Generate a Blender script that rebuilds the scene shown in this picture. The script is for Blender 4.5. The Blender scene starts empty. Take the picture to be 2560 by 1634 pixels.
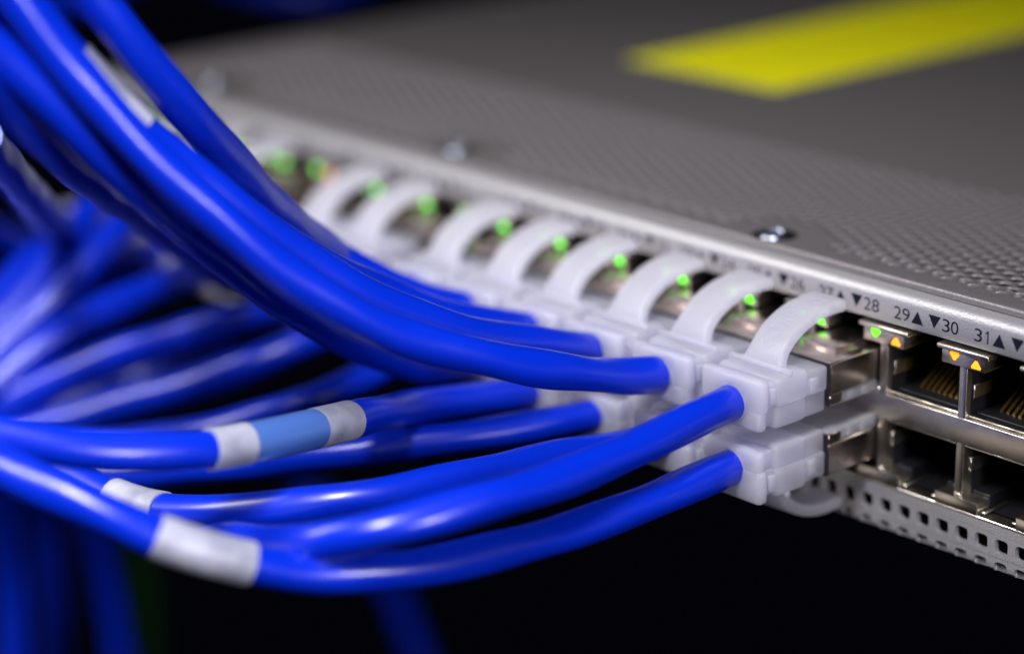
import bpy, bmesh, math, random
from mathutils import Vector, Matrix, noise
random.seed(7)
# 1 Blender unit = 1 cm of the real thing; all dimensions below are written in millimetres and scaled by K
K = 0.1
S = bpy.context.scene
COL = S.collection
S.unit_settings.scale_length = 0.01

# ------------------------------------------------------------------ camera
cd = bpy.data.cameras.new('camera'); cam = bpy.data.objects.new('camera', cd); COL.objects.link(cam); S.camera = cam
ax = (Vector((0.6595449, 0.75145288, -0.01786295)), Vector((-0.22471798, 0.21979964, 0.94931025)), Vector((0.71728819, -0.62209861, 0.3138327)))
M = Matrix((ax[0], ax[1], ax[2])).transposed().to_4x4()
M.translation = Vector((196.561, -240.75, 112.286))*K
cam.matrix_world = M
cd.sensor_width = 36; cd.lens = 80.44; cd.clip_start = 0.5; cd.clip_end = 2000
cd.dof.use_dof = True; cd.dof.focus_distance = 31.3; cd.dof.aperture_fstop = 0.0805/1.28

# ------------------------------------------------------------------ world, lights, exposure
w = bpy.data.worlds.new('World'); S.world = w; w.use_nodes = True
w.node_tree.nodes['Background'].inputs[0].default_value = (0.3, 0.33, 0.75, 1)
w.node_tree.nodes['Background'].inputs[1].default_value = 0.003
S.view_settings.view_transform = 'Standard'; S.view_settings.look = 'None'; S.view_settings.gamma = 1; S.view_settings.exposure = 0
def area(name, loc, target, size, power, color, sy=None, spread=180):
    l = bpy.data.lights.new(name, 'AREA'); l.energy = power; l.color = color; l.size = size*K
    l.spread = math.radians(spread)
    if sy: l.shape = 'RECTANGLE'; l.size_y = sy*K
    o = bpy.data.objects.new(name, l); COL.objects.link(o); o.location = Vector(loc)*K
    o.rotation_euler = (Vector(target)-Vector(loc)).to_track_quat('-Z', 'Y').to_euler()
    return o
area('key_lamp', (110, -270, 360), (-45, -90, 0), 60, 4600, (0.95, 0.94, 1.0), 150, 62)
area('aisle_lamp', (-230, -260, 240), (-75, -30, 8), 70, 3000, (1.0, 0.95, 0.9), 240, 80)
area('right_lamp', (500, -160, 140), (-35, -90, 20), 50, 2300, (0.95, 0.91, 1.0), 120, 60)
area('low_fill_lamp', (-330, -320, -110), (10, 0, -5), 260, 1500, (1.0, 0.86, 0.76), 200)  # added fill with no seen source, gives the bare metal something to reflect

# ------------------------------------------------------------------ materials
def mat(name, base, rough=0.5, metal=0.0, **kw):
    m = bpy.data.materials.new(name); m.use_nodes = True; b = m.node_tree.nodes['Principled BSDF']
    b.inputs['Base Color'].default_value = (*base, 1); b.inputs['Roughness'].default_value = rough; b.inputs['Metallic'].default_value = metal
    for k, v in kw.items():
        b.inputs[k.replace('_', ' ')].default_value = v
    return m
def nodes(m): return m.node_tree.nodes, m.node_tree.links, m.node_tree.nodes['Principled BSDF']
def speckle(m, scale, c0, c1, bump, bscale, r0=None, r1=None):
    n, l, b = nodes(m)
    tc = n.new('ShaderNodeTexCoord'); t = n.new('ShaderNodeTexNoise'); t.inputs['Scale'].default_value = scale; t.inputs['Detail'].default_value = 4
    r = n.new('ShaderNodeValToRGB'); r.color_ramp.elements[0].position = 0.35; r.color_ramp.elements[1].position = 0.65
    r.color_ramp.elements[0].color = (*c0, 1); r.color_ramp.elements[1].color = (*c1, 1)
    l.new(tc.outputs['Object'], t.inputs['Vector']); l.new(t.outputs['Fac'], r.inputs['Fac']); l.new(r.outputs['Color'], b.inputs['Base Color'])
    t2 = n.new('ShaderNodeTexNoise'); t2.inputs['Scale'].default_value = bscale; t2.inputs['Detail'].default_value = 3
    bp = n.new('ShaderNodeBump'); bp.inputs['Strength'].default_value = bump; bp.inputs['Distance'].default_value = 0.02
    l.new(tc.outputs['Object'], t2.inputs['Vector']); l.new(t2.outputs['Fac'], bp.inputs['Height']); l.new(bp.outputs['Normal'], b.inputs['Normal'])
    if r0 is not None:
        mr = n.new('ShaderNodeMapRange'); mr.inputs['To Min'].default_value = r0; mr.inputs['To Max'].default_value = r1
        l.new(t.outputs['Fac'], mr.inputs['Value']); l.new(mr.outputs['Result'], b.inputs['Roughness'])
    return m
PAINT = speckle(mat('grey_paint_shaded', (.3,.3,.3), .42, .55), 60, (.165,.153,.158), (.25,.233,.238), .35, 45)  # grey paint of the switch, dimmer light on the cover put into the colour
FACE = speckle(mat('grey_paint_lit', (.4,.4,.42), .4, .5), 60, (.32,.32,.34), (.44,.44,.46), .4, 40)  # same paint, made paler for the light falling on the front
METAL = speckle(mat('nickel_plated_steel', (.5,.47,.42), .2, 1.0), 3, (.50,.47,.41), (.64,.60,.52), .05, 8, .24, .38)
SHELL = speckle(mat('plug_shield_steel', (.55,.5,.48), .25, 1.0), 2, (.50,.43,.40), (.64,.56,.52), .03, 4, .16, .32)
CHROME = mat('zinc_screw_steel', (.32,.36,.45), .3, 1.0)
BLACK = mat('black_housing_plastic', (.006,.006,.008), .45)
INK = mat('black_ink', (.004,.005,.015), .8, Specular_IOR_Level=.15)
DARK = mat('dark_chassis_steel', (.02,.02,.022), .5, .5)
GOLD = mat('gold_contact', (.75,.47,.12), .28, 1.0)
CLEAR = mat('clear_polycarbonate', (.8,.8,.84), .12, 0, Transmission_Weight=.75, IOR=1.45)
YELLOW = speckle(mat('yellow_vinyl', (.6,.58,.0), .5), 4, (.76,.74,.001), (.84,.82,.002), .05, 5)
GREENLED = mat('green_led_light', (.1,.6,.05), .3, 0, Emission_Color=(.13,1.0,.0,1), Emission_Strength=2.2)
AMBERLED = mat('amber_led_light', (.6,.3,.02), .3, 0, Emission_Color=(1.0,.25,.001,1), Emission_Strength=1.7)
def blue(name, c):
    m = mat(name, c, .3, 0, Coat_Weight=.38, Coat_Roughness=.24, Specular_IOR_Level=.28)
    n, l, b = nodes(m)
    tc = n.new('ShaderNodeTexCoord'); t = n.new('ShaderNodeTexNoise'); t.inputs['Scale'].default_value = 1.1; t.inputs['Detail'].default_value = 3
    l.new(tc.outputs['Object'], t.inputs['Vector'])
    mr = n.new('ShaderNodeMapRange'); mr.inputs['To Min'].default_value = .24; mr.inputs['To Max'].default_value = .4
    l.new(t.outputs['Fac'], mr.inputs['Value']); l.new(mr.outputs['Result'], b.inputs['Roughness'])
    t2 = n.new('ShaderNodeTexNoise'); t2.inputs['Scale'].default_value = 3.5; t2.inputs['Detail'].default_value = 5
    bp = n.new('ShaderNodeBump'); bp.inputs['Strength'].default_value = .12; bp.inputs['Distance'].default_value = .03
    l.new(tc.outputs['Object'], t2.inputs['Vector']); l.new(t2.outputs['Fac'], bp.inputs['Height']); l.new(bp.outputs['Normal'], b.inputs['Normal'])
    return m
BLUE = blue('blue_pvc_jacket', (.0003, .018, .42))
GREENJ = mat('green_pvc_jacket', (.001,.018,.0005), .8, Specular_IOR_Level=.1)
def milky(name):
    m = mat(name, (.70,.70,.75), .26, 0, Subsurface_Weight=1.0, Subsurface_Scale=.3, IOR=1.45)
    n, l, b = nodes(m); b.inputs['Subsurface Radius'].default_value = (1, 1, 1.15)
    tc = n.new('ShaderNodeTexCoord'); t2 = n.new('ShaderNodeTexNoise'); t2.inputs['Scale'].default_value = 7; t2.inputs['Detail'].default_value = 3
    bp = n.new('ShaderNodeBump'); bp.inputs['Strength'].default_value = .05; bp.inputs['Distance'].default_value = .02
    l.new(tc.outputs['Object'], t2.inputs['Vector']); l.new(t2.outputs['Fac'], bp.inputs['Height']); l.new(bp.outputs['Normal'], b.inputs['Normal'])
    tl = n.new('ShaderNodeBsdfTranslucent'); tl.inputs['Color'].default_value = (.90,.90,.97,1)
    tr = n.new('ShaderNodeBsdfTransparent'); tr.inputs['Color'].default_value = (.93,.93,.98,1)
    m1 = n.new('ShaderNodeMixShader'); m1.inputs[0].default_value = .52; m2 = n.new('ShaderNodeMixShader'); m2.inputs[0].default_value = .72
    l.new(tl.outputs[0], m1.inputs[1]); l.new(tr.outputs[0], m1.inputs[2])
    l.new(b.outputs[0], m2.inputs[1]); l.new(m1.outputs[0], m2.inputs[2])
    out = [x for x in n if x.type == 'OUTPUT_MATERIAL'][0]; l.new(m2.outputs[0], out.inputs['Surface'])
    return m
MILK = milky('milky_translucent_plastic')
SLEEVE = speckle(mat('white_label_film', (.7,.7,.75), .38), 2, (.20,.21,.27), (.33,.34,.41), .3, 4)
FILM = mat('clear_label_film', (.05,.12,.36), .25, 0, Coat_Weight=.5, Coat_Roughness=.1)

# ------------------------------------------------------------------ helpers
def tag(o, label=None, cat=None, group=None, kind=None):
    for k, v in (('label', label), ('category', cat), ('group', group), ('kind', kind)):
        if v: o[k] = v
    return o
def empty(name, loc=(0,0,0)):
    o = bpy.data.objects.new(name, None); o.empty_display_size = .3; COL.objects.link(o); o.location = Vector(loc)*K; return o
def link(name, me, m, parent=None, loc=(0,0,0), rot=(0,0,0)):
    if m and not me.materials: me.materials.append(m)
    o = bpy.data.objects.new(name, me); COL.objects.link(o); o.parent = parent; o.location = Vector(loc)*K; o.rotation_euler = rot; return o
def finish(bm, name, smooth=False, angle=None):
    bmesh.ops.scale(bm, vec=(K,K,K), verts=bm.verts)
    me = bpy.data.meshes.new(name)
    if smooth:
        for f in bm.faces: f.smooth = True
    if angle:
        for f in bm.faces: f.smooth = True
        for e in bm.edges:
            if len(e.link_faces) == 2 and e.calc_face_angle(0) > math.radians(angle): e.smooth = False
    bm.to_mesh(me); bm.free(); return me
def box(bm, x0, x1, y0, y1, z0, z1, bev=0, seg=2, only=None, taper=None):
    r = bmesh.ops.create_cube(bm, size=1); vs = r['verts']
    for v in vs:
        v.co = Vector(((x0+x1)/2+v.co.x*(x1-x0), (y0+y1)/2+v.co.y*(y1-y0), (z0+z1)/2+v.co.z*(z1-z0)))
        if taper and v.co.y > (y0+y1)/2: v.co.x *= taper
    es = {e for v in vs for e in v.link_edges}
    if only == 'y': es = {e for e in es if abs(e.verts[0].co.y-e.verts[1].co.y) > 1e-6}
    if only == 'x': es = {e for e in es if abs(e.verts[0].co.x-e.verts[1].co.x) > 1e-6}
    if bev: bmesh.ops.bevel(bm, geom=list(es), offset=bev, segments=seg, profile=.5, affect='EDGES', clamp_overlap=True)
def cr(pts, step):
    P = [Vector(p) for p in pts]; P = [P[0]*2-P[1]] + P + [P[-1]*2-P[-2]]; out = []
    for i in range(1, len(P)-2):
        a, b, c, d = P[i-1:i+3]; n = max(2, int((c-b).length/step))
        t0 = 0; t1 = max(1e-3, (b-a).length**.5); t2 = t1+max(1e-3, (c-b).length**.5); t3 = t2+max(1e-3, (d-c).length**.5)
        for k in range(n):
            t = t1+(t2-t1)*k/n
            A1 = a*((t1-t)/(t1-t0))+b*((t-t0)/(t1-t0)); A2 = b*((t2-t)/(t2-t1))+c*((t-t1)/(t2-t1)); A3 = c*((t3-t)/(t3-t2))+d*((t-t2)/(t3-t2))
            B1 = A1*((t2-t)/(t2-t0))+A2*((t-t0)/(t2-t0)); B2 = A2*((t3-t)/(t3-t1))+A3*((t-t1)/(t3-t1))
            out.append(B1*((t2-t)/(t2-t1))+B2*((t-t1)/(t2-t1)))
    out.append(P[-2]); return out
def smooth_path(p, it=12):
    for _ in range(it):
        q = [v.copy() for v in p]
        for i in range(2, len(p)-1): q[i] = (p[i-1]+p[i]*2+p[i+1])/4
        p = q
    return p
def tube(name, path, radius, seed=0, lump=0.0, seg=28, cap=True, thick=None):
    """path: list of Vectors in mm; jacket pressed out by the twisted pairs inside"""
    bm = bmesh.new(); rings = []; s = 0
    T = [(path[min(i+1, len(path)-1)]-path[max(i-1, 0)]).normalized() for i in range(len(path))]
    N = T[0].orthogonal().normalized()
    for i, p in enumerate(path):
        if i:
            s += (p-path[i-1]).length; N = (N-T[i]*N.dot(T[i])).normalized()
        B = T[i].cross(N); ring = []
        amp = lump*(.55+.9*(noise.noise(Vector((s*.03, seed*9.1, 3)))+.5))
        for k in range(seg):
            a = 2*math.pi*k/seg
            r = radius*(1+amp*math.cos(2*(a-s*.16-seed))+amp*.6*noise.noise(Vector((math.cos(a)*.7+seed, math.sin(a)*.7, s*.09)))*2)
            ring.append(bm.verts.new(p+(N*math.cos(a)+B*math.sin(a))*r))
        rings.append(ring)
    for A, B_ in zip(rings, rings[1:]):
        for k in range(seg): bm.faces.new((A[k], A[(k+1)%seg], B_[(k+1)%seg], B_[k]))
    if cap:
        bm.faces.new(list(reversed(rings[0]))); bm.faces.new(rings[-1])
    bmesh.ops.recalc_face_normals(bm, faces=bm.faces)
    return finish(bm, name, angle=50)
def text_mesh(s):
    c = bpy.data.curves.new('txt', 'FONT'); c.body = s; c.size = 1; c.resolution_u = 6
    o = bpy.data.objects.new('txt', c); COL.objects.link(o)
    bpy.context.view_layer.update(); dg = bpy.context.evaluated_depsgraph_get()
    me = bpy.data.meshes.new_from_object(o.evaluated_get(dg)); bpy.data.objects.remove(o); bpy.data.curves.remove(c)
    vs = [v.co.copy() for v in me.vertices]; fs = [tuple(p.vertices) for p in me.polygons]; bpy.data.meshes.remove(me)
    x0 = min(v.x for v in vs); x1 = max(v.x for v in vs); y0 = min(v.y for v in vs); y1 = max(v.y for v in vs)
    return [((v.x-x0)/(x1-x0), (v.y-y0)/(y1-y0)) for v in vs], fs
def put_text(bm, s, fn):
    vs, fs = text_mesh(s); nv = [bm.verts.new(fn(u, v)) for u, v in vs]
    for f in fs:
        try: bm.faces.new([nv[i] for i in f])
        except ValueError: pass

CABLES = {
 27: [[-7.5, -20.0, 3.0], [-7.5, -25.5, 3.0], [-7.4, -30.7, 2.3], [-7.1, -34.4, 2.2], [-6.7, -47.4, 1.0], [-6.0, -60.9, 1.3], [-6.5, -72.5, 1.7], [-10.6, -82.8, 0.5], [-17.2, -88.4, -2.2], [-28.4, -87.1, -5.8], [-42.2, -85.9, -10.1], [-56.5, -84.8, -13.5], [-69.0, -86.8, -14.2], [-79.5, -91.5, -12.3], [-89.6, -95.2, -9.5]],
 28: [[-7.5, -20.0, -6.8], [-7.5, -25.5, -6.8], [-7.1, -34.3, -7.0], [-8.4, -49.0, -8.0], [-10.2, -62.5, -8.2], [-12.6, -74.7, -7.9], [-15.5, -82.7, -7.4], [-18.6, -89.0, -6.4], [-20.4, -95.9, -3.5], [-22.3, -101.6, -0.8], [-25.1, -106.7, 1.9], [-30.1, -110.8, 5.1], [-36.3, -115.1, 7.7], [-41.7, -118.5, 10.3], [-47.5, -120.9, 12.4]],
 26: [[-21.5, -20.0, -6.8], [-21.5, -25.5, -6.8], [-21.0, -28.8, -5.9], [-22.5, -35.2, -5.7], [-24.0, -46.1, -4.7], [-24.8, -53.4, -4.5], [-25.3, -61.6, -3.9], [-28.8, -72.3, -4.2], [-34.1, -78.9, -5.1], [-41.9, -83.8, -6.6], [-53.0, -86.8, -9.5], [-60.4, -87.7, -10.3], [-68.2, -88.7, -10.4], [-79.2, -89.3, -8.8], [-89.6, -89.0, -9.9], [-100.6, -90.7, -10.5]],
 24: [[-35.5, -20.0, -6.8], [-35.5, -25.5, -6.8], [-38.0, -29.7, -7.2], [-40.5, -35.9, -7.2], [-43.6, -41.4, -7.8], [-46.8, -46.8, -7.9], [-52.0, -54.5, -8.4], [-58.6, -61.2, -9.6], [-66.1, -67.3, -11.0], [-76.0, -72.1, -13.9], [-87.1, -76.5, -16.2], [-96.9, -81.8, -17.2], [-110.8, -86.0, -19.2]],
 22: [[-49.5, -20.0, -6.8], [-49.5, -25.5, -6.8], [-50.1, -31.7, -5.7], [-51.7, -42.6, -4.5], [-45.2, -55.6, -0.6], [-39.2, -69.5, 2.8], [-36.2, -79.5, 4.6], [-34.8, -88.6, 5.9], [-35.6, -96.9, 7.2], [-37.4, -103.2, 8.4], [-42.5, -111.3, 10.3], [-45.1, -115.3, 11.6], [-47.3, -118.6, 13.3]],
 20: [[-63.5, -20.0, -6.8], [-63.5, -25.5, -6.8], [-57.8, -34.3, -2.9], [-58.1, -37.4, -1.8], [-57.5, -45.8, 2.6], [-56.2, -54.4, 7.9], [-54.0, -63.2, 14.1], [-51.7, -71.6, 20.9], [-50.3, -79.1, 27.4], [-49.1, -86.1, 33.9], [-47.7, -92.8, 40.3], [-48.1, -98.3, 46.5], [-48.3, -103.6, 52.4], [-49.6, -108.2, 57.7], [-49.9, -112.2, 62.0]],
 25: [[-21.5, -20.0, 3.0], [-21.5, -25.5, 3.0], [-23.1, -29.3, 4.2], [-22.6, -38.8, 6.7], [-22.7, -45.7, 9.2], [-23.7, -51.9, 11.5], [-25.8, -58.7, 14.3], [-27.6, -65.2, 17.0], [-29.3, -71.0, 20.8], [-31.8, -78.2, 25.9], [-34.8, -84.9, 33.4], [-38.0, -91.6, 41.1], [-41.1, -96.6, 47.4], [-43.9, -100.2, 53.6], [-45.5, -103.1, 58.5], [-47.2, -106.6, 64.6], [-48.2, -109.0, 68.9]],
 23: [[-35.5, -20.0, 3.0], [-35.5, -25.5, 3.0], [-35.1, -26.6, 5.0], [-35.6, -35.8, 7.1], [-35.5, -45.3, 10.6], [-36.7, -54.2, 14.6], [-37.8, -62.0, 19.1], [-40.1, -69.8, 24.9], [-42.1, -79.3, 33.6], [-44.0, -85.4, 39.7], [-47.0, -91.3, 46.2], [-49.0, -95.4, 51.9], [-51.2, -98.9, 57.0], [-52.9, -102.3, 63.1], [-54.5, -104.4, 67.4]],
 17: [[-77.5, -20.0, 3.0], [-77.5, -25.5, 3.0], [-78.4, -25.9, 3.6], [-73.4, -37.7, 10.2], [-67.3, -50.2, 19.1], [-57.1, -65.2, 29.9], [-49.0, -77.0, 40.2], [-44.6, -86.1, 48.8], [-43.8, -92.7, 56.9], [-44.7, -97.2, 63.7], [-45.2, -100.2, 68.1]],
 19: [[-63.5, -20.0, 3.0], [-63.5, -25.5, 3.0], [-65.0, -26.4, 4.0], [-65.6, -30.9, 5.8], [-69.0, -36.4, 9.0], [-70.2, -43.4, 14.0], [-69.9, -51.2, 20.1], [-67.9, -58.4, 26.7], [-58.2, -70.9, 37.1], [-53.6, -80.4, 46.2], [-53.0, -87.0, 54.6], [-54.1, -91.7, 61.6], [-54.7, -94.7, 66.4]],
 21: [[-49.5, -20.0, 3.0], [-49.5, -25.5, 3.0], [-48.9, -28.2, 5.0], [-49.7, -31.7, 6.0], [-51.0, -38.7, 8.0], [-51.9, -45.9, 11.8], [-52.1, -53.3, 16.6], [-49.9, -62.7, 21.8], [-49.7, -74.2, 31.2], [-51.8, -80.6, 37.3], [-54.3, -87.0, 44.1], [-56.5, -91.1, 50.0], [-59.5, -94.3, 55.0], [-61.3, -97.9, 61.4], [-63.0, -99.9, 65.7]],
 15: [[-97.8, -20.0, 3.0], [-97.8, -25.5, 3.0], [-99.6, -26.9, 5.4], [-95.5, -37.7, 16.1], [-84.4, -52.4, 28.5], [-75.3, -66.3, 40.7], [-67.8, -77.9, 51.4], [-66.6, -84.2, 59.3], [-66.8, -87.7, 64.2]],
 13: [[-111.8, -20.0, 3.0], [-111.8, -25.5, 3.0], [-112.8, -27.8, 5.2], [-109.4, -36.7, 11.7], [-92.7, -55.9, 24.6], [-76.3, -75.1, 38.2], [-72.7, -87.7, 52.6], [-71.0, -96.3, 63.7]],
 9: [[-139.8, -20.0, 3.0], [-139.8, -25.5, 3.0], [-140.0, -27.0, 5.4], [-131.8, -35.4, 11.3], [-107.7, -56.3, 26.2], [-88.8, -75.6, 40.3], [-77.8, -89.1, 52.2], [-77.5, -96.1, 60.7]],
 12: [[-125.8, -20.0, -6.8], [-125.8, -25.5, -6.8], [-121.3, -30.4, -2.9], [-112.2, -40.4, 4.2], [-103.4, -50.7, 11.5], [-92.3, -62.7, 19.6], [-75.9, -78.8, 30.1], [-63.7, -91.4, 38.4], [-56.3, -101.7, 46.8], [-52.4, -107.2, 52.3], [-49.1, -113.0, 58.6]],
 18: [[-77.5, -20.0, -6.8], [-77.5, -25.5, -6.8], [-75.9, -30.0, -7.2], [-76.5, -38.2, -9.1], [-78.0, -43.7, -10.3], [-80.7, -49.3, -11.9], [-88.3, -54.7, -15.0], [-98.1, -58.0, -18.4], [-111.1, -62.1, -22.1], [-133.7, -74.2, -26.4]],
 16: [[-97.8, -20.0, -6.8], [-97.8, -25.5, -6.8], [-97.4, -27.9, -7.8], [-100.0, -35.3, -10.4], [-104.0, -41.2, -12.8], [-112.6, -48.4, -16.9], [-125.3, -57.5, -22.0], [-134.6, -64.0, -26.3], [-143.3, -71.0, -29.9]],
 14: [[-111.8, -20.0, -6.8], [-111.8, -25.5, -6.8], [-110.7, -28.3, -7.1], [-112.6, -34.0, -7.5], [-116.1, -38.7, -8.8], [-120.4, -42.8, -10.4], [-125.5, -48.3, -12.8], [-130.5, -53.8, -15.6], [-135.4, -59.6, -18.9], [-139.3, -66.0, -22.8], [-142.4, -71.1, -25.8]],
 7: [[-153.8, -20.0, 3.0], [-153.8, -25.5, 3.0], [-147.2, -33.3, 2.8], [-144.6, -39.6, 0.3], [-143.9, -45.5, -3.4], [-144.8, -52.2, -8.4], [-146.2, -59.5, -13.3], [-147.0, -66.1, -18.1]],
 5: [[-167.8, -20.0, 3.0], [-167.8, -25.5, 3.0], [-160.3, -32.9, 1.8], [-157.3, -39.0, -1.3], [-155.6, -45.7, -5.9], [-154.1, -53.1, -11.1], [-154.8, -61.8, -17.2]],
 10: [[-139.8, -20.0, -6.8], [-139.8, -25.5, -6.8], [-138.4, -28.1, -7.1], [-138.2, -36.4, -8.0], [-137.9, -44.5, -8.9], [-138.5, -52.8, -11.1], [-139.6, -60.9, -15.2], [-140.8, -69.7, -20.3]],
 8: [[-153.8, -20.0, -6.8], [-153.8, -25.5, -6.8], [-152.5, -30.6, -5.4], [-151.2, -38.6, -4.9], [-150.7, -46.2, -8.5], [-150.6, -53.6, -13.7], [-149.0, -62.7, -19.5]],
 6: [[-167.8, -20.0, -6.8], [-167.8, -25.5, -6.8], [-166.8, -30.9, -5.0], [-163.9, -39.7, -3.7], [-160.9, -46.9, -5.6], [-159.2, -53.5, -9.8], [-156.3, -60.7, -14.7]],
 4: [[-181.8, -20.0, -6.8], [-181.8, -25.5, -6.8], [-151.4, -45.5, 4.0], [-115.9, -69.2, 19.3], [-88.7, -87.5, 32.4], [-72.9, -99.9, 42.5]],
}
LOOSE = {
 'f1': [[-189.8, 4.2, -16.7], [-177.6, -12.6, -14.3], [-173.2, -25.3, -17.5], [-173.5, -36.1, -25.4], [-172.7, -45.5, -33.2], [-174.2, -54.5, -41.4]],
 'f2': [[-152.7, -7.7, -29.6], [-153.0, -21.1, -29.9], [-158.2, -31.0, -31.3], [-164.5, -40.5, -35.7], [-171.0, -49.8, -39.3], [-175.2, -55.7, -41.4]],
 'f3': [[-198.5, -2.0, -9.1], [-186.6, -21.3, -10.9], [-182.0, -36.1, -18.8], [-180.0, -43.4, -25.2], [-175.1, -52.5, -35.4]],
 'f4': [[-204.4, 5.6, -12.5], [-199.0, -6.3, -16.5], [-197.8, -21.1, -16.7], [-196.6, -32.6, -10.6], [-193.8, -41.7, -3.1]],
 'v1': [[-171.3, -52.8, -44.5], [-180.4, -45.9, -57.9], [-189.9, -40.6, -73.4], [-195.2, -38.1, -88.2], [-199.1, -37.6, -110.3]],
 'v2': [[-139.9, -59.2, -33.4], [-152.1, -46.9, -44.9], [-163.9, -36.1, -60.2], [-171.6, -29.5, -77.4], [-175.7, -25.7, -92.2], [-179.1, -22.5, -110.1]],
 'v3': [[-208.0, -25.7, -66.3], [-219.4, -16.3, -85.3], [-223.6, -13.8, -102.8], [-225.6, -13.4, -129.0]],
 'v5': [[-230.8, 59.5, -100.2], [-224.6, 70.0, -109.3], [-219.6, 76.7, -123.5], [-216.2, 80.9, -138.9], [-209.0, 85.2, -162.7]],
 'v6': [[-324.6, 67.9, -124.1], [-324.9, 70.2, -150.8], [-319.6, 67.5, -168.0], [-316.4, 63.7, -199.1]],
 't1': [[-348.3, 121.7, 4.8], [-327.8, 127.6, 1.7], [-318.3, 138.2, 0.8], [-316.7, 158.3, 5.1]],
 'm1': [[-250.1, 36.9, 26.6], [-217.5, -5.3, 27.7], [-188.7, -39.2, 22.3], [-184.7, -54.3, 14.9]],
}
SLEEVES = {28: [[-20.4, -95.9, -3.5], [-25.1, -106.7, 1.9]], 26: [[-54.3, -87.0, -9.6], [-65.6, -88.4, -10.4]], 22: [[-41.4, -64.5, 1.6], [-35.0, -91.2, 6.3]], 23: [[-47.2, -91.6, 46.6], [-50.8, -98.3, 56.1]]}

XL, XR = -208.0, 130.0
def colx(n):                       # left edge of the socket column that holds port n
    k = (29-n)//2 if n % 2 else (30-n)//2
    return -14*k - (6.3 if n <= 16 else 0) + (6.3 if n >= 33 else 0)

# ------------------------------------------------------------------ the switch
sw = tag(empty('network_switch'), 'grey metal rack network switch with numbered sockets and perforated top cover', 'network switch')
ZT = 16.75; ZB = 15.62; PH = 2.73
bm = bmesh.new()
Rh = PH/math.sqrt(3); scr = [(-27.2, 5.9), (-102.2, 6.6), (-177.2, 6.6), (47.8, 6.2)]
rows = int((54-2.0)/1.365)
for j in range(-1, rows-2):
    y = 6.25+j*1.365
    i0 = int(XL/4.73)-1; i1 = int(XR/4.73)+1
    for i in range(i0, i1):
        x = i*4.73+(2.365 if j % 2 else 0)-.05
        if x < XL+2 or x > XR-2: continue
        holed = 6.0 < y < 48 and -200 < x and all((x-a)**2/1.3+(y-b)**2*1.05 > 8.6**2 for a, b in scr)
        C6 = [Vector((x+Rh*math.cos(math.radians(60*k)), y+Rh*math.sin(math.radians(60*k)), ZT)) for k in range(6)]
        if not holed:
            bm.faces.new([bm.verts.new(c) for c in C6]); continue
        o6 = [bm.verts.new(c) for c in C6]
        def ring(r, z): return [bm.verts.new((x+r*math.cos(math.radians(30*k)), y+r*math.sin(math.radians(30*k)), z)) for k in range(12)]
        a = ring(1.2, ZT); b = ring(1.13, ZT-.035); c = ring(1.1, ZT-.12); d = ring(1.1, ZT-.42)
        for k in range(6):
            bm.faces.new((o6[k], o6[(k+1)%6], a[(2*k+2)%12], a[2*k+1])); bm.faces.new((o6[k], a[2*k+1], a[2*k]))
        for P_, Q_ in ((a, b), (b, c), (c, d)):
            for k in range(12): bm.faces.new((P_[k], P_[(k+1)%12], Q_[(k+1)%12], Q_[k]))
bmesh.ops.remove_doubles(bm, verts=bm.verts, dist=.002)
# plain sheet: rolled front edge, then the area behind the perforation, rim strips
prof = [(60, ZB), (2.5, ZB), (2.28, ZB+.08), (2.2, ZB+.3), (2.2, ZT-.42), (2.27, ZT-.2), (2.42, ZT-.06), (2.7, ZT-.012), (6.0, ZT-.012)]
prev = None
for y, z in prof[1:]:
    cur = [bm.verts.new((XL, y, z)), bm.verts.new((XR, y, z))]
    if prev: bm.faces.new((prev[0], prev[1], cur[1], cur[0]))
    prev = cur
for x0, x1, y0, y1 in ((XL, XR, 50.2, 320), (XL, XL+3.5, 4.6, 50.2), (XR-3.5, XR, 4.6, 50.2)):
    bm.faces.new([bm.verts.new(p) for p in ((x0,y0,ZT-.012), (x1,y0,ZT-.012), (x1,y1,ZT-.012), (x0,y1,ZT-.012))])
for p in (((XL,2.2,ZT-.42), (XL,320,ZT-.42), (XL,320,-22), (XL,2.2,-22)), ((XL,2.2,ZT-.42), (XL,320,ZT-.42), (XL+.3,320,ZT-.012), (XL+.3,2.2,ZT-.012))):
    bm.faces.new([bm.verts.new(q) for q in p])
bmesh.ops.recalc_face_normals(bm, faces=bm.faces)
cover = link('top_cover', finish(bm, 'top_cover', angle=35), PAINT, sw)
# dark chassis under the cover
bm = bmesh.new(); box(bm, XL+1, XR-1, 15, 318, -21, 12.5); link('chassis', finish(bm, 'chassis'), DARK, sw)
# screws
bm = bmesh.new(); seg = 20
prof = [(2.7, .02), (2.65, .3), (2.4, .7), (1.9, .95), (1.25, 1.05)]
rr = []
for r, z in prof: rr.append([bm.verts.new((r*math.cos(2*math.pi*k/24), r*math.sin(2*math.pi*k/24), z)) for k in range(24)])
for A, B in zip(rr, rr[1:]):
    for k in range(24): bm.faces.new((A[k], A[(k+1)%24], B[(k+1)%24], B[k]))
c = [bm.verts.new((( .9 if k % 2 else 1.25)*math.cos(2*math.pi*k/24), (.9 if k % 2 else 1.25)*math.sin(2*math.pi*k/24), .7)) for k in range(24)]
for k in range(24): bm.faces.new((rr[-1][k], rr[-1][(k+1)%24], c[(k+1)%24], c[k]))
bm.faces.new(c); me = finish(bm, 'screw', angle=40)
bm = bmesh.new(); bmesh.ops.create_cone(bm, cap_ends=True, segments=28, radius1=3.5, radius2=3.5, depth=.02); shade_disc = finish(bm, 'recess_shade')  # flat dark disc, paints the shade of a recess around the screw
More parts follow.
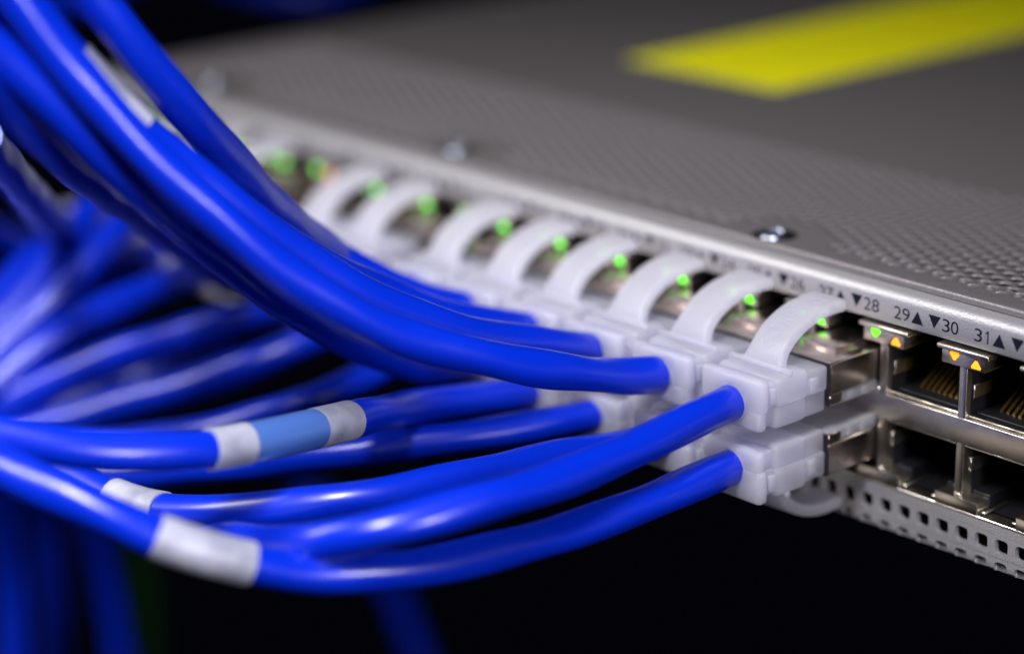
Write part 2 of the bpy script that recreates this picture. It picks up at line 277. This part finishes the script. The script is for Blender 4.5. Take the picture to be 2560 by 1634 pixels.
for a, b in scr:
    s_ = link('screw', me, CHROME, sw, (a, b, ZT-.35))
    link('recess_shade', shade_disc, DARK, s_, (0, 0, .37))
# bezel (label strip), extruded along x
def extrude_profile(name, pts, x0, x1, m, parent, closed=True):
    bm = bmesh.new(); A = [bm.verts.new((x0, y, z)) for y, z in pts]; B = [bm.verts.new((x1, y, z)) for y, z in pts]; n = len(pts)
    for k in range(n if closed else n-1): bm.faces.new((A[k], A[(k+1)%n], B[(k+1)%n], B[k]))
    if closed: bm.faces.new(A); bm.faces.new(B)
    bmesh.ops.recalc_face_normals(bm, faces=bm.faces); return link(name, finish(bm, name, angle=40), m, parent)
pts = [(.9, 10.8), (-.22, 10.8), (-.3, 10.9), (-.3, 13.95)]
for k in range(1, 9):
    a = math.radians(90*k/8); pts.append((1.3-1.6*math.cos(a), 13.95+1.6*math.sin(a)))
pts += [(11.5, 15.56), (11.5, 14.4), (1.5, 14.4), (.9, 13.8)]
bez = extrude_profile('bezel', pts, XL, XR, FACE, sw)
# printed port numbers on the bezel
for n in range(1, 38, 2):
    x0 = colx(n); Y = -.312
    for num, cx, z in ((n, x0+2.6, 11.72), (n+1, x0+11.1, 11.78)):
        t = str(num); bm = bmesh.new()
        for k, ch in enumerate(t):
            wd = 1.3 if ch != '1' else .62
            ox = cx-(1.48*len(t)-.14)/2+k*1.48+(1.3-wd)/2
            if ch == '1':
                bm.faces.new([bm.verts.new((ox+u*wd, Y, z+v*1.85)) for u, v in ((.55,0), (.9,0), (.9,1), (.62,1), (.05,.83), (.05,.71), (.55,.84))])
            else: put_text(bm, ch, lambda u, v: (ox+u*wd, Y, z+v*1.85))
        link('port_number', finish(bm, 'port_number'), INK, bez)
    for t in (((4.25,11.72), (6.4,11.72), (5.35,13.62)), ((7.25,13.68), (9.4,13.68), (8.3,11.8))):
        bm = bmesh.new(); bm.faces.new([bm.verts.new((x0+a, Y, b)) for a, b in t])
        link('port_arrow', finish(bm, 'port_arrow'), INK, bez)
# yellow sticker
bm = bmesh.new(); box(bm, -136.0, -94.5, 80, 240, ZT-.01, ZT+.15, .03, 1); link('yellow_sticker', finish(bm, 'yellow_sticker'), YELLOW, sw)

# port frames: one metal shield per bank of sockets
def cols_of(a, b): return [n for n in range(a, b+1, 2)]
def tri(bm, cx, cz, w, h, y0, y1, up, off=(0,0)):
    p = [(-w/2, -h/2), (w/2, -h/2), (0, h/2)]
    if not up: p = [(a, -b) for a, b in p][::-1]
    vs = []
    f = bm.faces.new([bm.verts.new((cx+a+off[0], y0, cz+b+off[1])) for a, b in p])
    bmesh.ops.bevel(bm, geom=list(f.verts), offset=.24, segments=3, affect='VERTICES')
def tri_mesh(name, w, h, up, depth):
    bm = bmesh.new(); tri(bm, 0, 0, w, h, 0, 0, up)
    r = bmesh.ops.extrude_face_region(bm, geom=list(bm.faces)); 
    for v in [g for g in r['geom'] if isinstance(g, bmesh.types.BMVert)]: v.co.y += depth
    bmesh.ops.recalc_face_normals(bm, faces=bm.faces); return finish(bm, name)
LUP = tri_mesh('led_up', 2.05, 1.45, True, .5); LDN = tri_mesh('led_down', 2.05, 1.45, False, .5)
LUPg = LUP.copy(); LDNg = LDN.copy(); RUP = tri_mesh('recess_up', 2.35, 1.75, True, .5); RDN = tri_mesh('recess_down', 2.35, 1.75, False, .5)
for a_, m_ in ((LUP, AMBERLED), (LDN, AMBERLED), (LUPg, GREENLED), (LDNg, GREENLED), (RUP, BLACK), (RDN, BLACK)): a_.materials.append(m_)
LIT = set(list(range(1, 11))+list(range(12, 29)))-{11}
for a, b in ((1, 15), (17, 31), (33, 37)):
    cols = cols_of(a, b); xs = [colx(n) for n in cols]; x0 = xs[0]-1.35; x1 = xs[-1]+14.05
    bm = bmesh.new()
    box(bm, x0, x1, -.03, 1.0, -3.85, -.02, .22, 3, 'x')
    for n, x in zip(cols+[None], xs+[xs[-1]+14]):
        box(bm, x-1.3, x+.03, 0, 10, -12, 7.6, .2, 3)
        box(bm, x-4.1, x+3.2, -.4, 6, 7.45, 9.45, .15, 2)                 # LED panel
        box(bm, x-4.75, x+4.1, -.95, 5, 9.5, 10.25, .3, 3)                # rolled lip above it
        box(bm, x-4.5, x+3.0, -.3, 7, -13.55, -11.75, .2, 2)              # step under the post
        box(bm, x-1.2, x-.1, -.2, 3, -11.8, -11.2, .1, 1)
    box(bm, x0, x1, -.12, 4, -14.0, -13.6, .1, 1)
    box(bm, x0-.2, x1+.2, 2.5, 5, 10.3, 10.7, .1, 1)
    for x in xs:                                                          # inner rims of the sockets
        box(bm, x+.05, x+12.6, .7, 1.1, .0, .35, .12, 1); box(bm, x+.05, x+12.6, .2, .5, -4.2, -3.85, .1, 1)
        box(bm, x+3.3, x+4.0, .3, 6, -13.3, -12.9, .15, 1); box(bm, x+8.4, x+9.2, .3, 6, -13.3, -12.9, .15, 1)
        box(bm, x+.05, x+.3, 1.5, 5.5, 2.6, 4.6, .08, 1); box(bm, x+.05, x+.3, 1.5, 5.5, -8.2, -6.2, .08, 1)
    fr = link('socket_frame', finish(bm, 'socket_frame', angle=40), METAL, sw)
    for n, x in zip(cols+[None], xs+[xs[-1]+14]):
        for dx, up_, num in ((-1.85, False, (n-1 if n else cols[-1]+1)), (1.85, True, n)):
            if num is None or num < a: continue
            g = num in LIT
            rim = link('led_recess_shade', RUP if up_ else RDN, None, fr, (x-.1+dx-.03, -.42, 8.62+(.08 if not up_ else -.08)))  # dark offset triangle, paints the shaded recess the light sits in
            led = link('led', (LUPg if g else LUP) if up_ else (LDNg if g else LDN), None, fr, (x-.05+dx, -.46, 8.58+(.08 if not up_ else -.08)))
    for n, x in zip(cols, xs):                                            # plastic socket bodies
        for lo in (0, 1):
            bm = bmesh.new(); zA, zB = (.1, 10.4) if not lo else (-13.3, -4.0)
            X0, X1, Y0, Y1 = x+.06, x+12.62, .95, 14.5
            q = [(X0,zA), (X1,zA), (X1,zB), (X0,zB)]
            fv = [bm.verts.new((p, Y0+(1.2 if lo else .2), z)) for p, z in q]; bv = [bm.verts.new((p, Y1, z)) for p, z in q]
            for k in range(4): bm.faces.new((fv[k], fv[(k+1)%4], bv[(k+1)%4], bv[k]))
            bm.faces.new(bv)
            if not lo:
                box(bm, X0+.3, X1-.3, 2.2, 14, .12, .5, .08, 1)
                for s_ in (X0+.01, X1-1.0): box(bm, s_, s_+.98, 3, 14, 6.6, 10.3, .1, 1)
            else:
                for s_ in (X0+.01, X1-3.0): box(bm, s_, s_+2.98, 2.4, 14, -13.2, -11.2, .1, 1)
                box(bm, X0+.3, X1-.3, 3.2, 14, -4.6, -4.05, .08, 1)
            so = link('socket', finish(bm, 'socket'), BLACK, sw)
            if n >= 29:
                bm = bmesh.new()
                for k in range(8):
                    cx = x+2.75+k*1.02
                    p = [(4.6, .62), (5.2, 1.0), (7.6, 2.6), (9.5, 4.4)] if not lo else [(4.6, -4.75), (6.2, -5.1), (8.6, -6.1), (11, -7.4)]
                    for (ya, za), (yb, zb) in zip(p, p[1:]):
                        t_ = .3
                        A = [bm.verts.new((cx+sx*.24, ya, za+sz*t_/2)) for sx, sz in ((-1,-1), (1,-1), (1,1), (-1,1))]
                        B = [bm.verts.new((cx+sx*.24, yb, zb+sz*t_/2)) for sx, sz in ((-1,-1), (1,-1), (1,1), (-1,1))]
                        for q_ in range(4): bm.faces.new((A[q_], A[(q_+1)%4], B[(q_+1)%4], B[q_]))
                        bm.faces.new(A)
                bmesh.ops.recalc_face_normals(bm, faces=bm.faces)
                link('contacts', finish(bm, 'contacts'), GOLD, so)
# lower grille: square holes, bottom row on the bend
def prof_pt(s):                     # s = distance down from z=-14
    L = 6.0; r = .9
    if s <= L: return (-.05, -14.1-s)
    a = (s-L)/r
    if a <= math.pi/2: return (-.05+r-r*math.cos(a), -14.1-L-r*math.sin(a))
    return (-.05+r+(s-L-r*math.pi/2), -14.1-L-r)
bm = bmesh.new(); gp = 3.44; gx0 = -6.25-gp*int((200)/gp)
def gv(x, s): y, z = prof_pt(s); return bm.verts.new((x, y, z))
n_h = int((XR-gx0)/gp)
for i in range(n_h):
    cx = gx0+i*gp
    for s0, s1, sc in ((1.25, 4.7, 2.95), (4.7, 8.15, 6.35)):
        c4 = [(cx-gp/2, s0), (cx+gp/2, s0), (cx+gp/2, s1), (cx-gp/2, s1)]
        hh = []
        for k in range(16):
            a = math.radians(22.5*k-135+0); ca, sa = math.cos(a), math.sin(a)
            e = 5; d = (abs(ca)**e+abs(sa)**e)**(-1/e)
            hh.append((cx+1.1*d*ca, sc+1.1*d*sa))
        # outer ring of 16 points on the cell boundary
        oo = []
        for k in range(16):
            a = math.radians(22.5*k-135); ca, sa = math.cos(a), math.sin(a); d = 1/max(abs(ca), abs(sa))
            oo.append((cx+gp/2*d*ca, sc+(s1-s0)/2*d*sa))
        H = [gv(*p) for p in hh]; O = [gv(*p) for p in oo]
        for k in range(16): bm.faces.new((O[k], O[(k+1)%16], H[(k+1)%16], H[k]))
    for s0, s1 in ((0, .6), (.6, 1.25)):
        for t in range(4):
            xa = cx-gp/2+gp*t/4; bm.faces.new([gv(xa, s0), gv(xa+gp/4, s0), gv(xa+gp/4, s1), gv(xa, s1)])
    bm.faces.new([gv(cx-gp/2, 8.15), gv(cx+gp/2, 8.15), gv(cx+gp/2, 14), gv(cx-gp/2, 14)])
bmesh.ops.remove_doubles(bm, verts=bm.verts, dist=.004); bmesh.ops.recalc_face_normals(bm, faces=bm.faces)
gr = link('lower_grille', finish(bm, 'lower_grille'), FACE, sw)
md = gr.modifiers.new('thickness', 'SOLIDIFY'); md.thickness = .9*K; md.offset = -1 
bm = bmesh.new()                                                           # knitted gasket between grille and sockets
for k in range(190):
    x = 6+k*.42; bmesh.ops.create_uvsphere(bm, u_segments=6, v_segments=4, radius=.24, matrix=Matrix.Translation((x, .35, -14.05+.05*math.sin(k*2.1))))
link('gasket', finish(bm, 'gasket', smooth=True), METAL, sw)

# ------------------------------------------------------------------ plug, boot and lever (upright; lower row turned over)
bm = bmesh.new(); box(bm, -5.8, 5.8, -10.2, 9, 1.75, 6.5, .28, 3); box(bm, -5.8, -5.3, -10.2, -7.5, .3, 1.9, .1, 1); box(bm, 5.3, 5.8, -10.2, -7.5, .3, 1.9, .1, 1)
box(bm, -3.1, 3.1, -6, 8, 6.45, 7.2, .15, 2)
SHELL_ME = finish(bm, 'plug_shell', angle=40); SHELL_ME.materials.append(SHELL)
bm = bmesh.new(); box(bm, -5.5, 5.5, -10.1, 8.8, -.05, 1.72, .2, 2)
for k in range(-1, 2): box(bm, -5.6, -5.35, -6+k*3, -4.8+k*3, .2, 1.6, .05, 1); box(bm, 5.35, 5.65, -6+k*3, -4.8+k*3, .2, 1.6, .05, 1)
BODY_ME = finish(bm, 'plug_body', angle=40); BODY_ME.materials.append(CLEAR)
bm = bmesh.new(); box(bm, -5.84, 5.84, -10.42, -10.12, .2, 6.56, .1, 1); EDGE_ME = finish(bm, 'shell_gap'); EDGE_ME.materials.append(BLACK)  # black ring painted in for the dark gap between shell and boot
bm = bmesh.new()
def bx2(x, y0, y1, z0, z1, b=.5, seam=2.6, inset=.35):
    box(bm, -x, x, y0, y1, seam, z1, b, 3); box(bm, -x+inset, x-inset, y0+.1, y1-.02, z0, seam+.4, b*.9, 3)
bx2(5.6, -14.8, -10.35, -.5, 6.35, .55)
bx2(5.8, -20.9, -14.4, -.65, 6.85, .8)
bx2(5.05, -22.9, -20.4, -.1, 6.3, .4)
bx2(5.75, -24.3, -22.35, -.4, 7.2, .7, 2.3)
box(bm, -5.7, 5.7, -18.6, -17.7, 6.5, 7.5, .25, 2)
for sx in (-1, 1):
    box(bm, sx*5.35-.35, sx*5.35+.35, -22.0, -20.8, 3.3, 5.6, .2, 2); box(bm, sx*5.55-.4, sx*5.55+.4, -14.3, -12.6, 3.0, 5.3, .2, 2)
# collar where the cable enters
prof = [(3.1, -24.25), (3.0, -24.4), (2.85, -24.42), (2.75, -24.3), (2.75, -21)]
rr = [[bm.verts.new((r*math.cos(2*math.pi*k/28), y, 3.0+r*math.sin(2*math.pi*k/28))) for k in range(28)] for r, y in prof]
for A, B in zip(rr, rr[1:]):
    for k in range(28): bm.faces.new((A[k], A[(k+1)%28], B[(k+1)%28], B[k]))
bmesh.ops.recalc_face_normals(bm, faces=bm.faces)
BOOT_ME = finish(bm, 'boot', angle=45); BOOT_ME.materials.append(MILK)
LV = [Vector(p) for p in ((0, -17.6, 6.3), (0, -16.9, 8.0), (0, -15.4, 9.9), (0, -13.2, 11.4), (0, -10.4, 12.5), (0, -7.2, 13.05), (0, -3.6, 13.0))]
lvp = cr(LV, .5); LT = [(lvp[min(i+1, len(lvp)-1)]-lvp[max(i-1, 0)]).normalized() for i in range(len(lvp))]
Ls = [0]
for a, b in zip(lvp, lvp[1:]): Ls.append(Ls[-1]+(b-a).length)
LEN = Ls[-1]
def lev(s):
    for i in range(len(Ls)-1):
        if Ls[i+1] >= s:
            t = (s-Ls[i])/(Ls[i+1]-Ls[i]); T = LT[i].lerp(LT[i+1], t).normalized(); return lvp[i].lerp(lvp[i+1], t), Vector((0, -T.z, T.y))
    return lvp[-1], Vector((0, -LT[-1].z, LT[-1].y))
def lev_half(s):
    u = s/LEN; return 3.05+1.0*max(0, 1-u*5)**2+(0 if u < .97 else -.3*(u-.97)/.03)
bm = bmesh.new(); rings = []
NS = 44
for i in range(NS+1):
    s = LEN*i/NS; p, N = lev(s); h = lev_half(s); th = .92 if i < NS-1 else .8; e = 3.2; ring = []
    for k in range(28):
        a = 2*math.pi*(k+.5)/28; ca, sa = math.cos(a), math.sin(a)
        x = h*math.copysign(abs(ca)**(2/8), ca); v = th*math.copysign(abs(sa)**(2/6), sa)
        ring.append(bm.verts.new(Vector((x, 0, 0))+p+N*v))
    rings.append(ring)
for A, B in zip(rings, rings[1:]):
    for k in range(28): bm.faces.new((A[k], A[(k+1)%28], B[(k+1)%28], B[k]))
bm.faces.new(rings[0]); bm.faces.new(rings[-1]); bmesh.ops.recalc_face_normals(bm, faces=bm.faces)
LEVER_ME = finish(bm, 'latch_lever', angle=50); LEVER_ME.materials.append(MILK)
bm = bmesh.new()
def wrap(off): 
    def f(u, v):
        s = LEN*(.15+.72*u); p, N = lev(s); return Vector((1.45-2.9*v, 0, 0))+p+N*(off)
    return f
vs, fs = text_mesh('ORTRONICS')
def add_text(vs, fs, f0, f1):
    A = [bm.verts.new(f0(u, v)) for u, v in vs]; B = [bm.verts.new(f1(u, v)) for u, v in vs]
    cnt = {}
    for f in fs:
        try: bm.faces.new([A[i] for i in f])
        except ValueError: continue
        for i in range(len(f)):
            e = (f[i], f[(i+1)%len(f)]); cnt[e] = 1
    for (i, j) in cnt:
        if (j, i) not in cnt: bm.faces.new((A[i], A[j], B[j], B[i]))
add_text(vs, fs, wrap(.99), wrap(.7))
bmesh.ops.recalc_face_normals(bm, faces=bm.faces)
TEXT_ME = finish(bm, 'raised_lettering'); TEXT_ME.materials.append(MILK)

# ------------------------------------------------------------------ patch cables
LAB = {
 27: 'blue patch cable in the nearest upper plug, its milky lever showing raised lettering',
 28: 'lowest blue patch cable, nearest lower plug, white sleeve at its left',
 26: 'blue patch cable emerging behind the front one, small white sleeve at far left',
 24: 'blue patch cable just above the dark gap, lower row, no sleeve in view',
 22: 'blue patch cable with long half-clear sleeve with white ends, lower row',
 25: 'glossy blue patch cable sweeping from the second nearest lever to the top left',
 23: 'blue patch cable from the third lever, white sleeve near the top left',
 21: 'blue patch cable under the fourth upper lever from the front, mostly hidden',
 19: 'blue patch cable under the fifth upper lever from the front, mostly hidden',
 17: 'topmost blue patch cable, outer edge of the bundle against the grey cover',
 15: 'blurred blue patch cable at the second farthest pale lever, behind the bundle',
 13: 'blurred blue patch cable under the farthest clearly seen pale lever',
 9: 'blurred blue patch cable beside the far green and amber lights',
 20: 'blue patch cable directly beneath the glossy sweeping one, ending in the lower row',
 12: 'blurred blue patch cable on the lower-left rim of the sweeping bundle',
 18: 'dull blue patch cable showing briefly just above the long half-clear sleeve',
 16: 'blurred blue patch cable above the wide black gap, dropping to the left',
 14: 'blurred blue patch cable with bright streak, middle one of the left fan',
 7: 'dark blurred blue patch cable crossing down behind the left fan, nearer the plugs',
 5: 'dark blurred blue patch cable crossing down behind the left fan, nearer the left edge',
 10: 'blurred blue patch cable, top one of the left fan, soft pale streak',
 8: 'blurred blue patch cable bending steeply down at the left edge',
 6: 'blurred blue patch cable with pale blot at the far left edge, steepest one',
 4: 'blurred blue patch cable leaving the frame at middle left above the steep ones',
}
def sleeve(path, a, b, parent, off, clear=False):
    def idx(q): return min(range(len(path)), key=lambda i: (path[i]-Vector(q)).length)
    i, j = sorted((idx(a), idx(b))); seg = [p-off for p in path[i:j+1]]
    if clear:
        n = len(seg); k1 = int(n*.30); k2 = int(n*.76)
        link('label_sleeve', tube('label_sleeve', seg[:k1+1], 2.82, cap=True), SLEEVE, parent)
        link('label_sleeve', tube('label_sleeve', seg[k1:k2+1], 2.78, cap=False), FILM, parent)
        link('label_sleeve', tube('label_sleeve', seg[k2:], 2.82, cap=True), SLEEVE, parent)
    else: link('label_sleeve', tube('label_sleeve', seg, 2.82, cap=True), SLEEVE, parent)
for n, pts in CABLES.items():
    loc = Vector((pts[0][0], 0, 0))
    root = tag(empty('patch_cable', loc), LAB[n], 'patch cable', 'blue patch cables plugged into the switch')
    path = smooth_path(cr(pts, 1.4), 30)
    far = n < 19 and n != 17
    link('jacket', tube('jacket', [p-loc for p in path], 3.0 if n in (16, 14, 10, 8, 7, 6, 5, 4) else 2.58, seed=n, lump=.038, seg=20 if far else 32), BLUE, root)
    rot = (0, 0, 0) if n % 2 else (0, math.pi, 0); lz = 0 if n % 2 else -3.8
    link('plug_shell', SHELL_ME, None, root, (0, 0, lz), rot); link('plug_body', BODY_ME, None, root, (0, 0, lz), rot)
    link('shell_gap', EDGE_ME, None, root, (0, 0, lz), rot)
    bo = link('boot', BOOT_ME, None, root, (0, 0, lz), rot)
    lr = (math.radians(random.uniform(-1.6, 1.2)), 0, math.radians(random.uniform(-1.8, 1.8))) if n != 27 else (0, 0, 0)
    link('latch_lever', LEVER_ME, None, bo, (0, 0, 0), lr)
    if n == 27: link('raised_lettering', TEXT_ME, None, bo)
    if n in SLEEVES: sleeve(path, SLEEVES[n][0], SLEEVES[n][1], root, loc, n == 22)
LL = {'v1': 'dim blurred blue cable hanging down at the bottom left corner', 'v2': 'dim blurred blue cable hanging down beside the green one, right of the corner cable',
      'v3': 'dim greyish blue cable hanging between two brighter ones at bottom left', 'v5': 'very dim lone blue cable hanging below the lowest curve',
      'v6': 'very dim green cable hanging beside the blue ones at bottom left', 't1': 'dark blue cable far behind above the grey cover, at the top edge',
      'f1': 'dark blurred blue cable steeply crossing behind the left fan, middle of the tangle',
      'f2': 'dark blurred blue cable lying low behind the left fan, just above the wide black gap',
      'f3': 'blurred blue cable at the left edge, lowest of the far tangle',
      'f4': 'dark blurred blue cable filling the hollow between bundle and left fan',
      'm1': 'blurred blue cable passing far behind the bundle at the top left corner'}
for k, pts in LOOSE.items():
    loc = Vector(pts[0]); path = cr(pts, 3)
    o = link('loose_cable', tube('loose_cable', [p-loc for p in path], 3.2, seed=len(k), lump=.02, seg=18), GREENJ if k == 'v6' else BLUE, None, loc)
    tag(o, LL[k], 'cable', 'cables hanging in the dark behind')
